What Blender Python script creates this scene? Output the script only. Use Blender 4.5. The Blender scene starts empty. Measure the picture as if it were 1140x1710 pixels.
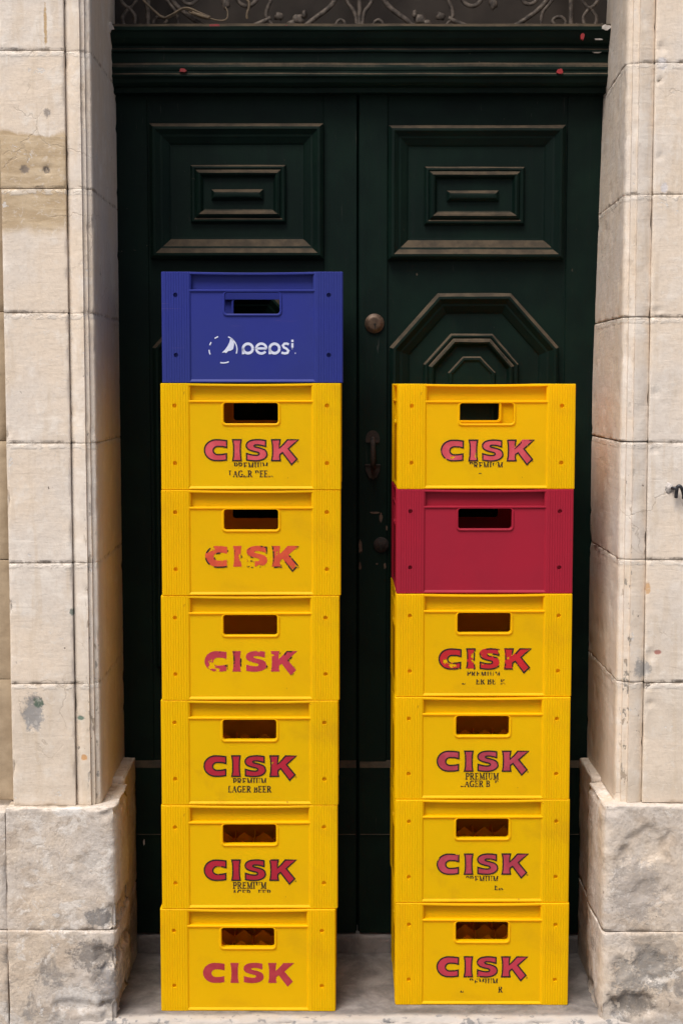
import bpy, bmesh, math, random
from mathutils import Vector, noise
from mathutils.geometry import tessellate_polygon
random.seed(7)
R = math.radians
scene = bpy.context.scene
col = scene.collection

# ------------------------------------------------------------------ camera, sky, sun, exposure
EYE = 1.44
cam_d = bpy.data.cameras.new('camera'); cam = bpy.data.objects.new('camera', cam_d); col.objects.link(cam)
cam.location = (0, 0, EYE); cam.rotation_euler = (R(90 - 5.0), 0, 0)
cam_d.sensor_fit = 'VERTICAL'; cam_d.sensor_height = 36.0; cam_d.lens = 36.0 * 2475 / 1710
cam_d.clip_start = 0.05; cam_d.clip_end = 400
scene.camera = cam
SUN_EL, SUN_AZ = 60.0, 210.0          # azimuth clockwise from +Y; 180 = straight behind the camera
w = bpy.data.worlds.new('World'); scene.world = w; w.use_nodes = True
wn = w.node_tree.nodes; wl = w.node_tree.links
sky = wn.new('ShaderNodeTexSky'); sky.sky_type = 'NISHITA'; sky.sun_disc = False
sky.sun_elevation = R(SUN_EL); sky.sun_rotation = R(SUN_AZ); sky.dust_density = 6.0; sky.air_density = 0.8; sky.ozone_density = 0.6
wl.new(sky.outputs[0], wn['Background'].inputs[0]); wn['Background'].inputs[1].default_value = 0.075
sl = bpy.data.lights.new('sun', 'SUN'); sl.energy = 2.4; sl.angle = R(30); sl.color = (1.0, 0.965, 0.91)
so = bpy.data.objects.new('sun', sl); col.objects.link(so)
d = Vector((math.sin(R(SUN_AZ)) * math.cos(R(SUN_EL)), math.cos(R(SUN_AZ)) * math.cos(R(SUN_EL)), math.sin(R(SUN_EL))))
so.rotation_euler = d.to_track_quat('Z', 'Y').to_euler(); so.location = (0, 0, 12)
vs = scene.view_settings; vs.view_transform = 'Standard'; vs.look = 'None'; vs.gamma = 1.0; vs.use_curve_mapping = False
vs.exposure = 0.62
scene.render.engine = 'CYCLES'
scene.cycles.max_bounces = 9; scene.cycles.diffuse_bounces = 6; scene.cycles.transmission_bounces = 8; scene.cycles.transparent_max_bounces = 12

# ------------------------------------------------------------------ node helpers
class NT:
    def __init__(s, name):
        s.m = bpy.data.materials.new(name); s.m.use_nodes = True
        s.t = s.m.node_tree; s.n = s.t.nodes; s.l = s.t.links
        s.b = s.n['Principled BSDF']; s.out = s.n['Material Output']
        s.geo = s.n.new('ShaderNodeNewGeometry'); s.tc = s.n.new('ShaderNodeTexCoord')
    def put(s, sock, v):
        if v is None: return
        if hasattr(v, 'links') or isinstance(v, bpy.types.NodeSocket): s.l.new(v, sock)
        else: sock.default_value = v
    def noise(s, vec, scale, detail=4, rough=.55, dist=0.0, stretch=None, off=None):
        n = s.n.new('ShaderNodeTexNoise'); n.inputs['Scale'].default_value = scale
        n.inputs['Detail'].default_value = detail; n.inputs['Roughness'].default_value = rough
        n.inputs['Distortion'].default_value = dist
        if stretch or off is not None:
            mp = s.n.new('ShaderNodeMapping'); mp.inputs['Scale'].default_value = stretch or (1, 1, 1)
            if off is not None: s.put(mp.inputs['Location'], off)
            s.l.new(vec, mp.inputs['Vector']); vec = mp.outputs[0]
        s.l.new(vec, n.inputs['Vector']); return n.outputs['Fac']
    def math(s, op, a, b=None, c=None, clamp=False):
        n = s.n.new('ShaderNodeMath'); n.operation = op; n.use_clamp = clamp
        s.put(n.inputs[0], a); s.put(n.inputs[1], b); s.put(n.inputs[2], c); return n.outputs[0]
    def ramp(s, v, lo, hi):
        n = s.n.new('ShaderNodeMapRange'); n.interpolation_type = 'SMOOTHSTEP'
        s.put(n.inputs['Value'], v); n.inputs['From Min'].default_value = lo; n.inputs['From Max'].default_value = hi
        return n.outputs[0]
    def mix(s, f, a, b, mode='MIX'):
        n = s.n.new('ShaderNodeMix'); n.data_type = 'RGBA'; n.blend_type = mode
        s.put(n.inputs[0], f)
        for i, v in ((6, a), (7, b)):
            s.put(n.inputs[i], (*v, 1) if isinstance(v, tuple) and len(v) == 3 else v)
        return n.outputs[2]
    def sep(s, v):
        n = s.n.new('ShaderNodeSeparateXYZ'); s.l.new(v, n.inputs[0]); return n.outputs
    def bump(s, h, strength, dist, prev=None):
        n = s.n.new('ShaderNodeBump'); n.inputs['Strength'].default_value = strength; n.inputs['Distance'].default_value = dist
        s.put(n.inputs['Height'], h)
        if prev is not None: s.l.new(prev, n.inputs['Normal'])
        return n.outputs[0]
    def done(s, colr, rough, normal=None, **kw):
        s.put(s.b.inputs['Base Color'], (*colr, 1) if isinstance(colr, tuple) and len(colr) == 3 else colr)
        s.put(s.b.inputs['Roughness'], rough)
        if normal is not None: s.l.new(normal, s.b.inputs['Normal'])
        for k, v in kw.items(): s.put(s.b.inputs[k], v)
        return s.m

def spot(t, P, cx, cz, rx, rz, wob=.5, scale=60, cy=None):
    """irregular mask round a point of the wall (a flake, a stain, a hole)"""
    o = t.sep(P)
    dx = t.math('MULTIPLY', t.math('SUBTRACT', o[0], cx), 1 / rx)
    dz = t.math('MULTIPLY', t.math('SUBTRACT', o[2], cz), 1 / rz)
    r = t.math('SQRT', t.math('ADD', t.math('MULTIPLY', dx, dx), t.math('MULTIPLY', dz, dz)))
    if not hasattr(t, 'wob'):
        t.wob = t.math('ADD', t.math('MULTIPLY', t.noise(P, 48, 6, .72), .7), t.math('MULTIPLY', t.noise(P, 190, 3, .6), .3))
    n = t.wob
    r = t.math('ADD', r, t.math('MULTIPLY', t.math('SUBTRACT', n, .5), wob * 8))
    return t.math('MULTIPLY', t.math('SUBTRACT', 1.0, t.ramp(r, .62, 1.12)), .85)

def stone_material(name, plinth=False):
    t = NT(name); P = t.geo.outputs['Position']; o = t.sep(P)
    big = t.noise(P, 5, 5, .6); mid = t.noise(P, 17, 5, .6, .4); fine = t.noise(P, 120, 4, .6)
    brush = t.noise(P, 9, 4, .6, .3, (6, 6, .8)); hor = t.noise(P, 12, 5, .65, .6, (1, 1, 5) if not plinth else (1, 1, 1.7))
    if not plinth:
        c = t.mix(t.ramp(big, .38, .62), (.69, .59, .485), (.65, .585, .52))
        c = t.mix(t.math('MULTIPLY', t.ramp(mid, .50, .68), .7), c, (.75, .695, .63))
        c = t.mix(t.math('MULTIPLY', t.ramp(brush, .50, .68), .50), c, (.585, .485, .375))
        # a tan band on the left pilaster where the paint has come off
        e = t.math('ADD', o[2], t.math('MULTIPLY', t.math('SUBTRACT', mid, .5), .05))
        band = t.math('MULTIPLY', t.ramp(e, 1.755, 1.785), t.math('SUBTRACT', 1., t.ramp(e, 1.972, 1.982)))
        band = t.math('MULTIPLY', band, t.math('LESS_THAN', o[0], -.595))
        tan = t.mix(t.ramp(hor, .4, .65), (.40, .285, .155), (.52, .40, .25))
        c = t.mix(t.math('MULTIPLY', band, .85), c, tan)
        # lower left stones are yellower
        low = t.math('MULTIPLY', t.math('SUBTRACT', 1., t.ramp(o[2], .5, 1.1)), t.ramp(big, .35, .6))
        c = t.mix(t.math('MULTIPLY', low, .5), c, (.52, .42, .30))
    else:
        c = t.mix(t.ramp(big, .36, .62), (.60, .505, .405), (.53, .48, .435))
        c = t.mix(t.math('MULTIPLY', t.ramp(hor, .50, .66), .55), c, (.40, .315, .24))
        dirt = t.math('MULTIPLY', t.ramp(t.noise(P, 11, 7, .72, .5, off=(3, 1, 5)), .50, .60), t.math('SUBTRACT', 1., t.ramp(o[2], .05, .36)))
        c = t.mix(t.math('MULTIPLY', dirt, .75), c, (.185, .175, .17))
        c = t.mix(t.math('MULTIPLY', t.ramp(t.noise(P, 13, 7, .74, .6), .54, .60), .75), c, (.68, .64, .595))
        c = t.mix(t.math('MULTIPLY', t.ramp(t.noise(P, 19, 7, .75, .6, off=(6, 6, 6)), .57, .62), .6), c, (.36, .30, .245))
        c = t.mix(t.math('MULTIPLY', t.math('SUBTRACT', 1., t.ramp(o[2], -.02, .10)), .35), c, (.26, .25, .245))
    # bits of paint gone: pale filler, grey cement, dark pits
    fl = t.ramp(t.noise(P, 21, 6, .68, .2, off=(7, 2, 1)), .66, .68)
    c = t.mix(t.math('MULTIPLY', fl, .8), c, (.62, .60, .58))
    pit = t.math('MULTIPLY', t.ramp(t.noise(P, 75, 3, .5, 0, (1, 1, .7)), .71, .735), t.ramp(t.noise(P, 6, 3, .5, off=(1, 9, 4)), .50, .60))
    c = t.mix(t.math('MULTIPLY', pit, .8), c, (.15, .12, .10))
    # specks of lost paint along the fillets of the moulding
    if not plinth:
        ax = t.math('ABSOLUTE', t.math('SUBTRACT', o[0], .040))
        fil_ = t.math('MULTIPLY', t.math('SUBTRACT', 1., t.ramp(t.math('ABSOLUTE', t.math('SUBTRACT', ax, .597)), .006, .016)), t.math('SUBTRACT', 1., t.math('MULTIPLY', t.ramp(o[2], .9, 1.4), .7)))
        spk = t.math('MULTIPLY', t.ramp(t.noise(P, 85, 3, .6, 0, (1, 1, .45), (5, 5, 5)), .60, .63), fil_)
        c = t.mix(t.math('MULTIPLY', spk, .75), c, t.mix(t.ramp(mid, .45, .55), (.14, .135, .125), (.26, .20, .14)))
        # hairline cracks and trowel scratches
        vo = t.n.new('ShaderNodeTexVoronoi'); vo.feature = 'DISTANCE_TO_EDGE'; vo.inputs['Scale'].default_value = 7
        wp = t.n.new('ShaderNodeVectorMath'); wp.operation = 'ADD'; nz = t.n.new('ShaderNodeTexNoise'); nz.inputs['Scale'].default_value = 14; nz.inputs['Detail'].default_value = 5
        t.l.new(P, nz.inputs['Vector']); sc_ = t.n.new('ShaderNodeVectorMath'); sc_.operation = 'SCALE'; sc_.inputs['Scale'].default_value = .10
        t.l.new(nz.outputs['Color'], sc_.inputs[0]); t.l.new(P, wp.inputs[0]); t.l.new(sc_.outputs[0], wp.inputs[1]); t.l.new(wp.outputs[0], vo.inputs['Vector'])
        crack = t.math('MULTIPLY', t.math('SUBTRACT', 1., t.ramp(vo.outputs['Distance'], .004, .012)), t.ramp(t.noise(P, 4, 3, .5, off=(8, 3, 2)), .52, .60))
        c = t.mix(t.math('MULTIPLY', crack, .35), c, (.33, .26, .19))
    holes = None
    if not plinth:
        marks = [(-.690, .700, .026, .042, (.24, .24, .245), .40, 70), (-.678, .725, .012, .012, (.07, .12, .085), .3, 90),
                 (-.585, .690, .010, .006, (.05, .13, .10), .3, 90), (-.578, .60, .008, .008, (.55, .28, .10), .3, 90),
                 (-.687, 1.899, .010, .010, (.17, .14, .12), .4, 120), (-.639, 1.899, .009, .009, (.12, .10, .09), .4, 120),
                 (-.636, 2.02, .008, .010, (.25, .22, .2), .4, 120), (-.636, 2.205, .004, .045, (.42, .27, .11), .3, 80),
                 (.680, .985, .006, .016, (.52, .30, .13), .35, 80), (.672, .80, .020, .025, (.30, .29, .28), .45, 70),
                 (.705, .84, .008, .006, (.35, .12, .10), .2, 90), (.70, 1.86, .008, .012, (.60, .58, .60), .4, 60),
                 (.690, 2.125, .012, .012, (.62, .60, .61), .5, 60), (-.60, .93, .006, .009, (.10, .14, .12), .25, 60)]
    else:
        marks = [(-.548, .235, .030, .024, (.17, .165, .165), .45, 60), (-.560, .150, .050, .035, (.20, .18, .165), .5, 45),
                 (-.555, .365, .024, .028, (.57, .53, .49), .35, 50), (-.615, .485, .035, .016, (.66, .63, .60), .3, 60),
                 (-.53, .08, .03, .05, (.21, .20, .20), .5, 50), (-.60, .05, .05, .03, (.58, .55, .52), .5, 40),
                 (.660, .035, .055, .028, (.15, .135, .12), .28, 45), (.70, .12, .045, .05, (.24, .225, .21), .6, 45),
                 (.64, .10, .03, .04, (.27, .25, .23), .6, 45), (.66, .30, .06, .08, (.36, .32, .29), .4, 25)]
    for cx, cz, rx, rz, cc, wob, sc in marks:
        mk = spot(t, P, cx, cz, rx, rz, wob, sc)
        c = t.mix(mk, c, cc)
        holes = mk if holes is None else t.math('MAXIMUM', holes, mk)
    # joints: smeared pale filler under the bed, grime and pits along it
    if not plinth:
        left = t.math('LESS_THAN', o[0], 0.0); wv = t.math('MULTIPLY', t.math('SUBTRACT', t.noise(P, 14, 4, .6), .5), .012); dm = None; fm = None
        for a_, b_ in zip((.768, 1.040, 1.306, 1.591, 1.859, 2.152), (.771, 1.047, 1.308, 1.582, 1.847, 2.127)):
            zj = t.math('ADD', b_, t.math('MULTIPLY', left, a_ - b_))
            dz = t.math('SUBTRACT', t.math('ADD', o[2], wv), zj); ad = t.math('ABSOLUTE', dz)
            dm = ad if dm is None else t.math('MINIMUM', dm, ad)
            f_ = t.math('ABSOLUTE', t.math('ADD', dz, .007)); fm = f_ if fm is None else t.math('MINIMUM', fm, f_)
        jn = t.noise(P, 55, 5, .7, .2)
        fil = t.math('MULTIPLY', t.math('SUBTRACT', 1., t.ramp(fm, .003, .008)), t.ramp(jn, .42, .55))
        c = t.mix(t.math('MULTIPLY', fil, .65), c, (.64, .59, .53))
        grime = t.math('MULTIPLY', t.math('SUBTRACT', 1., t.ramp(dm, .001, .0075)), t.ramp(t.noise(P, 38, 5, .7, .3, off=(2, 2, 8)), .44, .62))
        c = t.mix(t.math('MULTIPLY', grime, .7), c, (.22, .17, .125))
    c = t.mix(t.math('MULTIPLY', t.ramp(fine, .42, .7), .14 if not plinth else .35), c, (.36, .295, .23))
    c = t.mix(t.math('MULTIPLY', t.ramp(t.noise(P, 70, 5, .7, .4, off=(4, 7, 7)), .56, .66), .35), c, (.70, .66, .61))
    h = t.math('ADD', t.math('MULTIPLY', mid, .6 if not plinth else .9), t.math('MULTIPLY', fine, .12 if not plinth else .3))
    h = t.math('ADD', h, t.math('MULTIPLY', hor, .35))
    h = t.math('SUBTRACT', h, t.math('MULTIPLY', holes, .12)); h = t.math('SUBTRACT', h, t.math('MULTIPLY', pit, .3))
    h = t.math('ADD', h, t.math('MULTIPLY', fl, -.12))
    h = t.math('ADD', h, t.math('MULTIPLY', t.noise(P, 45, 5, .7, 1.2, (1.6, 1, .7), (1, 6, 3)), .30))
    if not plinth: h = t.math('SUBTRACT', h, t.math('ADD', t.math('MULTIPLY', crack, .15), t.math('MULTIPLY', spk, .2))); h = t.math('ADD', h, t.math('SUBTRACT', t.math('MULTIPLY', fil, .25), t.math('MULTIPLY', grime, .4)))
    nrm = t.bump(h, .6, .0045 if not plinth else .008)
    return t.done(c, .62 if not plinth else .85, nrm, **{'Specular IOR Level': .35})

def mortar_material():
    t = NT('joint_mortar'); P = t.geo.outputs['Position']
    n = t.noise(P, 40, 5, .6)
    c = t.mix(t.ramp(n, .4, .6), (.36, .29, .22), (.58, .51, .43))
    return t.done(c, .9, t.bump(n, .6, .004))

def floor_material():
    t = NT('worn_step_stone'); P = t.geo.outputs['Position']; o = t.sep(P)
    a = t.noise(P, 9, 7, .68, .4); b = t.noise(P, 34, 6, .65); f = t.noise(P, 150, 3, .6)
    c = t.mix(t.ramp(a, .36, .64), (.105, .096, .092), (.235, .215, .205))
    c = t.mix(t.math('MULTIPLY', t.ramp(b, .52, .66), .6), c, (.15, .135, .125))
    edge = t.math('SUBTRACT', 1., t.ramp(t.math('ADD', o[1], t.math('MULTIPLY', t.math('SUBTRACT', a, .5), .05)), 3.262, 3.285))
    c = t.mix(t.math('MULTIPLY', edge, .75), c, (.50, .455, .41))
    c = t.mix(t.math('MULTIPLY', t.math('MULTIPLY', edge, t.ramp(b, .55, .60)), .8), c, (.16, .16, .165))
    nr = t.bump(t.math('ADD', t.math('MULTIPLY', a, .7), t.math('ADD', t.math('MULTIPLY', b, .4), t.math('MULTIPLY', f, .12))), .8, .008)
    return t.done(c, .78, nr)

def ground_material():
    t = NT('street_paving'); P = t.geo.outputs['Position']
    a = t.noise(P, 3, 6, .6); b = t.noise(P, 60, 4, .6)
    c = t.mix(t.ramp(a, .3, .7), (.12, .115, .11), (.22, .21, .20))
    return t.done(c, .85, t.bump(b, .5, .006))

def door_material():
    t = NT('dark_green_door_paint'); P = t.geo.outputs['Position']; N = t.sep(t.geo.outputs['Normal'])
    a = t.noise(P, 7, 5, .6); g = t.noise(P, 14, 4, .6, .2, (5, 5, .35)); f = t.noise(P, 160, 3, .6)
    c = t.mix(t.ramp(a, .35, .65), (.0020, .0080, .0062), (.0034, .0125, .0086))
    c = t.mix(t.math('MULTIPLY', t.ramp(g, .55, .72), .5), c, (.005, .010, .009))
    # settled dust on everything that faces up
    up = t.ramp(t.math('ADD', N[2], t.math('MULTIPLY', t.math('SUBTRACT', f, .5), .25)), .16, .50)
    dust = t.mix(t.ramp(t.noise(P, 25, 4, .6), .35, .65), (.088, .066, .045), (.050, .040, .030))
    c = t.mix(t.math('MULTIPLY', up, .9), c, dust)
    # little chips of bare wood and old primer
    chip = t.math('MULTIPLY', t.ramp(t.noise(P, 95, 3, .6, .8), .735, .75), t.ramp(t.noise(P, 4.5, 3, .5, off=(4, 4, 2)), .46, .60))
    c = t.mix(t.math('MULTIPLY', chip, .8), c, (.13, .10, .075))
    scuff = t.math('MULTIPLY', t.ramp(t.noise(P, 70, 4, .65, .3, (2.5, 1, .22), (6, 1, 1)), .66, .70), t.ramp(t.noise(P, 6, 3, .5, off=(2, 8, 3)), .50, .58))
    c = t.mix(t.math('MULTIPLY', scuff, .45), c, (.045, .045, .040))
    h = t.math('ADD', t.math('MULTIPLY', g, .5), t.math('MULTIPLY', f, .10)); h = t.math('SUBTRACT', h, t.math('MULTIPLY', chip, .3))
    rough = t.math('ADD', .5, t.math('MULTIPLY', up, .4))
    return t.done(c, rough, t.bump(h, .35, .004), **{'Specular IOR Level': .11})

def simple_material(name, ca, cb, scale, rough, metal=0., bump=.2, bd=.002):
    t = NT(name); P = t.tc.outputs['Object']; n = t.noise(P, scale, 5, .6)
    return t.done(t.mix(t.ramp(n, .35, .65), ca, cb), rough, t.bump(n, bump, bd), Metallic=metal)

def plastic_material(name, base, worn, seed, transl, tcol, dirt=.35):
    t = NT(name); P = t.tc.outputs['Object']; off = (seed * 3.1, seed * 1.7, seed * .9)
    a = t.noise(P, 6, 4, .55, off=off); s = t.noise(P, 40, 5, .65, .2, (1, 1, 5), off); f = t.noise(P, 260, 2, .5)
    sp = t.noise(P, 95, 2, .5, 0, None, off); g = t.noise(P, 9, 6, .7, .4, None, off)
    c = t.mix(t.ramp(a, .3, .7), base, worn)
    c = t.mix(t.math('MULTIPLY', t.ramp(g, .50, .72), dirt * .45), c, (base[0] * .62, base[1] * .52, base[2] * .5 + .01))
    c = t.mix(t.math('MULTIPLY', t.ramp(sp, .755, .775), t.math('MULTIPLY', t.ramp(g, .5, .6), dirt * 1.6)), c, (.06, .035, .02))
    scr = t.ramp(t.noise(P, 120, 2, .5, 0, (.06, .06, 1.6), off), .72, .74)
    c = t.mix(t.math('MULTIPLY', scr, .25), c, (min(1, base[0] * .8 + .1), base[1] * .8 + .05, base[2] * .8 + .05))
    nrm = t.bump(t.math('ADD', t.math('MULTIPLY', a, .8), t.math('MULTIPLY', f, .01)), .25, .002)
    t.done(c, t.math('ADD', .40, t.math('MULTIPLY', g, .2)), nrm, **{'Specular IOR Level': .2})
    tr = t.n.new('ShaderNodeBsdfTranslucent'); tr.inputs[0].default_value = (*tcol, 1)
    mx = t.n.new('ShaderNodeMixShader'); mx.inputs[0].default_value = transl
    t.l.new(t.b.outputs[0], mx.inputs[1]); t.l.new(tr.outputs[0], mx.inputs[2]); t.l.new(mx.outputs[0], t.out.inputs[0])
    return t.m

def print_material(name, ca, cb, seed, wear, scale=42, patch=0.0):
    """screen print that has flaked off in places; wear = share that is gone"""
    t = NT(name); P = t.tc.outputs['Object']; off = (seed * 2.3, seed, seed * 1.3)
    n = t.noise(P, scale, 6, .7, .3, None, off); f = t.noise(P, 30, 5, .6, 0, None, off)
    big = t.noise(P, 16, 3, .55, .2, (1, 1, .8), (seed * .7, 2, seed))
    t.done(t.mix(t.ramp(f, .35, .65), ca, cb), .55, None, **{'Specular IOR Level': .3})
    k = t.math('ADD', t.math('MULTIPLY', n, 1 - patch), t.math('MULTIPLY', big, patch))
    lo = .30 + .38 * wear
    al = t.ramp(k, lo - .006, lo + .006)
    t.put(t.b.inputs['Alpha'], al)
    return t.m

M = dict(stone=stone_material('painted_limestone'), plinth=stone_material('bare_limestone_plinth', True), mortar=mortar_material(), dark_tan=simple_material('dark_tan_limestone', (.30, .225, .145), (.40, .31, .21), 14, .85, 0, .6, .006),
         floor=floor_material(), ground=ground_material(), door=door_material(),
         brass=simple_material('tarnished_brass', (.055, .034, .022), (.10, .062, .040), 90, .5, .5),
         rust=simple_material('rusty_iron', (.010, .007, .006), (.028, .016, .011), 120, .8, .1, .5),
         iron=simple_material('dusty_wrought_iron', (.040, .032, .027), (.15, .122, .098), 55, .65, .3, .5),
         hook=simple_material('galvanised_hook', (.03, .03, .034), (.08, .08, .09), 90, .5, .7),
         wire=simple_material('old_tan_cable', (.21, .155, .095), (.12, .09, .06), 60, .7),
         board=simple_material('dusty_fanlight_board', (.042, .033, .026), (.066, .052, .041), 9, .8),
         dark=simple_material('dark_hole', (.006, .005, .004), (.01, .008, .006), 40, .9),
         redfleck=simple_material('red_paint_fleck', (.30, .012, .016), (.20, .02, .02), 90, .5),
         whitefleck=simple_material('white_plaster_splash', (.55, .51, .48), (.38, .34, .31), 70, .8, 0, .6))

# ------------------------------------------------------------------ mesh helpers
def link(name, me, mat=None, parent=None, smooth=False):
    o = bpy.data.objects.new(name, me); col.objects.link(o)
    if mat: me.materials.append(mat)
    if parent: o.parent = parent
    if smooth:
        for p in me.polygons: p.use_smooth = True
    return o
def from_bm(name, bm, mat=None, parent=None, smooth=False, fix=True):
    if fix: bmesh.ops.recalc_face_normals(bm, faces=bm.faces[:])
    me = bpy.data.meshes.new(name); bm.to_mesh(me); bm.free()
    return link(name, me, mat, parent, smooth)
def thing(name, label, cat, loc=(0, 0, 0), group=None):
    o = bpy.data.objects.new(name, None); o.empty_display_size = .1; col.objects.link(o); o.location = loc
    o['label'] = label; o['category'] = cat
    if group: o['group'] = group
    return o
def box(bm, x0, x1, y0, y1, z0, z1, b=0.0, seg=1):
    r = bmesh.ops.create_cube(bm, size=1.0)
    for v in r['verts']:
        v.co = Vector(((x0 + x1) / 2 + v.co.x * (x1 - x0), (y0 + y1) / 2 + v.co.y * (y1 - y0), (z0 + z1) / 2 + v.co.z * (z1 - z0)))
    if b > 0:
        ed = list({e for v in r['verts'] for e in v.link_edges})
        bmesh.ops.bevel(bm, geom=ed, offset=b, segments=seg, profile=.6, affect='EDGES')
def prism(bm, poly, axis, a0, a1):
    """extrude a closed 2D polygon along an axis; axis 'x': poly=(y,z), 'y': (x,z), 'z': (x,y)"""
    def mk(p, a): return {'x': (a, p[0], p[1]), 'y': (p[0], a, p[1]), 'z': (p[0], p[1], a)}[axis]
    A = [bm.verts.new(mk(p, a0)) for p in poly]; B = [bm.verts.new(mk(p, a1)) for p in poly]
    n = len(poly)
    for i in range(n): bm.faces.new((A[i], A[(i + 1) % n], B[(i + 1) % n], B[i]))
    bm.faces.new(A[::-1]); bm.faces.new(B)
def tube(bm, pts, rad, seg=7, cap=True, flat=1.0):
    pts = [Vector(p) for p in pts]; rings = []
    n = len(pts)
    for i, p in enumerate(pts):
        tan = (pts[min(i + 1, n - 1)] - pts[max(i - 1, 0)]).normalized()
        up = Vector((0, 1, 0)) if abs(tan.y) < .9 else Vector((1, 0, 0))
        a = tan.cross(up).normalized(); b = a.cross(tan).normalized()
        r = rad(i / (n - 1)) if callable(rad) else rad
        rings.append([bm.verts.new(p + a * math.cos(q) * r + b * math.sin(q) * r * flat) for q in [2 * math.pi * k / seg for k in range(seg)]])
    for i in range(n - 1):
        for k in range(seg):
            bm.faces.new((rings[i][k], rings[i][(k + 1) % seg], rings[i + 1][(k + 1) % seg], rings[i + 1][k]))
    if cap: bm.faces.new(rings[0][::-1]); bm.faces.new(rings[-1])
def spline(pts, k=6):
    pts = [Vector(p) for p in pts]; out = []
    for i in range(len(pts) - 1):
        p0 = pts[max(i - 1, 0)]; p1 = pts[i]; p2 = pts[i + 1]; p3 = pts[min(i + 2, len(pts) - 1)]
        for j in range(k):
            t = j / k
            out.append(.5 * ((2 * p1) + (p2 - p0) * t + (2 * p0 - 5 * p1 + 4 * p2 - p3) * t * t + (3 * p1 - p0 - 3 * p2 + p3) * t ** 3))
    out.append(pts[-1]); return out
def lathe(bm, prof, cx, cz, seg=24):
    """revolve (radius, y) about a horizontal axis through (cx, cz)"""
    rings = []
    for r, y in prof:
        rings.append([bm.verts.new((cx + r * math.cos(a), y, cz + r * math.sin(a))) for a in [2 * math.pi * k / seg for k in range(seg)]])
    for i in range(len(rings) - 1):
        for k in range(seg):
            bm.faces.new((rings[i][k], rings[i][(k + 1) % seg], rings[i + 1][(k + 1) % seg], rings[i + 1][k]))
    bm.faces.new(rings[-1])

# ------------------------------------------------------------------ stonework
def fb(p, s, o=3): return noise.fractal(Vector(p) * s, 1.0, 2.0, o, noise_basis='PERLIN_ORIGINAL')
def lines(a, b, r, step):
    L = b - a; n = max(1, int(round((L - 2 * r) / step)))
    return [a, a + r * .3, a + r * .65] + [a + r + (L - 2 * r) * i / n for i in range(n + 1)] + [b - r * .65, b - r * .3, b]
def disp(p, amp, rough, chips):
    q = Vector(p)
    v = amp * fb(q + Vector((3, 1, 2)), 6, 3) + amp * .35 * fb(q, 28, 3) + rough * fb(q, 55, 4)
    for cx, cz, rx, rz, dep in chips:
        dd = math.hypot((q.x - cx) / rx, (q.z - cz) / rz) + .5 * fb(q, 40, 3)
        if dd < 1: v -= dep * min(1, (1 - dd) * 3)
    return v
def stone(x0, x1, y0, y1, z0, z1, mat, parent, r=.0017, step=.007, amp=.0008, rough=.0003, chips=(), edge=0.0006, arris=0):
    """one ashlar block: a rounded box with uneven faces and nibbled arrises"""
    X, Z = lines(x0, x1, r, step), lines(z0, z1, r, step)
    Y = lines(y0, y1, r, max(step, (y1 - y0) / 14))
    lo = Vector((x0 + r, y0 + r, z0 + r)); hi = Vector((x1 - r, y1 - r, z1 - r))
    vd = {}; vs_ = []; fs = []
    def vert(i, j, k):
        key = (i, j, k)
        if key not in vd:
            p = Vector((X[i], Y[j], Z[k]))
            q = Vector((min(max(p.x, lo.x), hi.x), min(max(p.y, lo.y), hi.y), min(max(p.z, lo.z), hi.z)))
            n = p - q
            if n.length > 1e-9:
                n.normalize(); dv = disp(p, amp, rough, chips)
                onedge = sum(1 for a in n if abs(a) > .25)
                if onedge > 1: dv -= edge * max(0., fb(p + Vector((9, 0, 0)), 22, 3) + .15) * 2.2
                p = q + n * (r + dv)
                if arris:
                    Rr = .020 * (1 + .8 * fb((0, 0, p.z), 14, 3)); cx_ = x1 - Rr if arris > 0 else x0 + Rr; cy_ = y0 + Rr
                    ax_, ay_ = (p.x - cx_) * arris, cy_ - p.y
                    if ax_ > 0 and ay_ > 0:
                        ln_ = math.hypot(ax_, ay_)
                        if ln_ > Rr: p.x = cx_ + arris * ax_ * Rr / ln_; p.y = cy_ - ay_ * Rr / ln_
            vd[key] = len(vs_); vs_.append(p)
        return vd[key]
    nx, ny, nz = len(X) - 1, len(Y) - 1, len(Z) - 1
    for i in range(nx):
        for k in range(nz):
            fs.append((vert(i, 0, k), vert(i + 1, 0, k), vert(i + 1, 0, k + 1), vert(i, 0, k + 1)))
    for j in range(ny):
        for k in range(nz):
            fs.append((vert(0, j + 1, k), vert(0, j, k), vert(0, j, k + 1), vert(0, j + 1, k + 1)))
            fs.append((vert(nx, j, k), vert(nx, j + 1, k), vert(nx, j + 1, k + 1), vert(nx, j, k + 1)))
        for i in range(nx):
            fs.append((vert(i, j, nz), vert(i + 1, j, nz), vert(i + 1, j + 1, nz), vert(i, j + 1, nz)))
            fs.append((vert(i, j + 1, 0), vert(i + 1, j + 1, 0), vert(i + 1, j, 0), vert(i, j, 0)))
    me = bpy.data.meshes.new('stone'); me.from_pydata([tuple(v) for v in vs_], [], fs)
    return link('stone', me, mat, parent, True)

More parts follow.
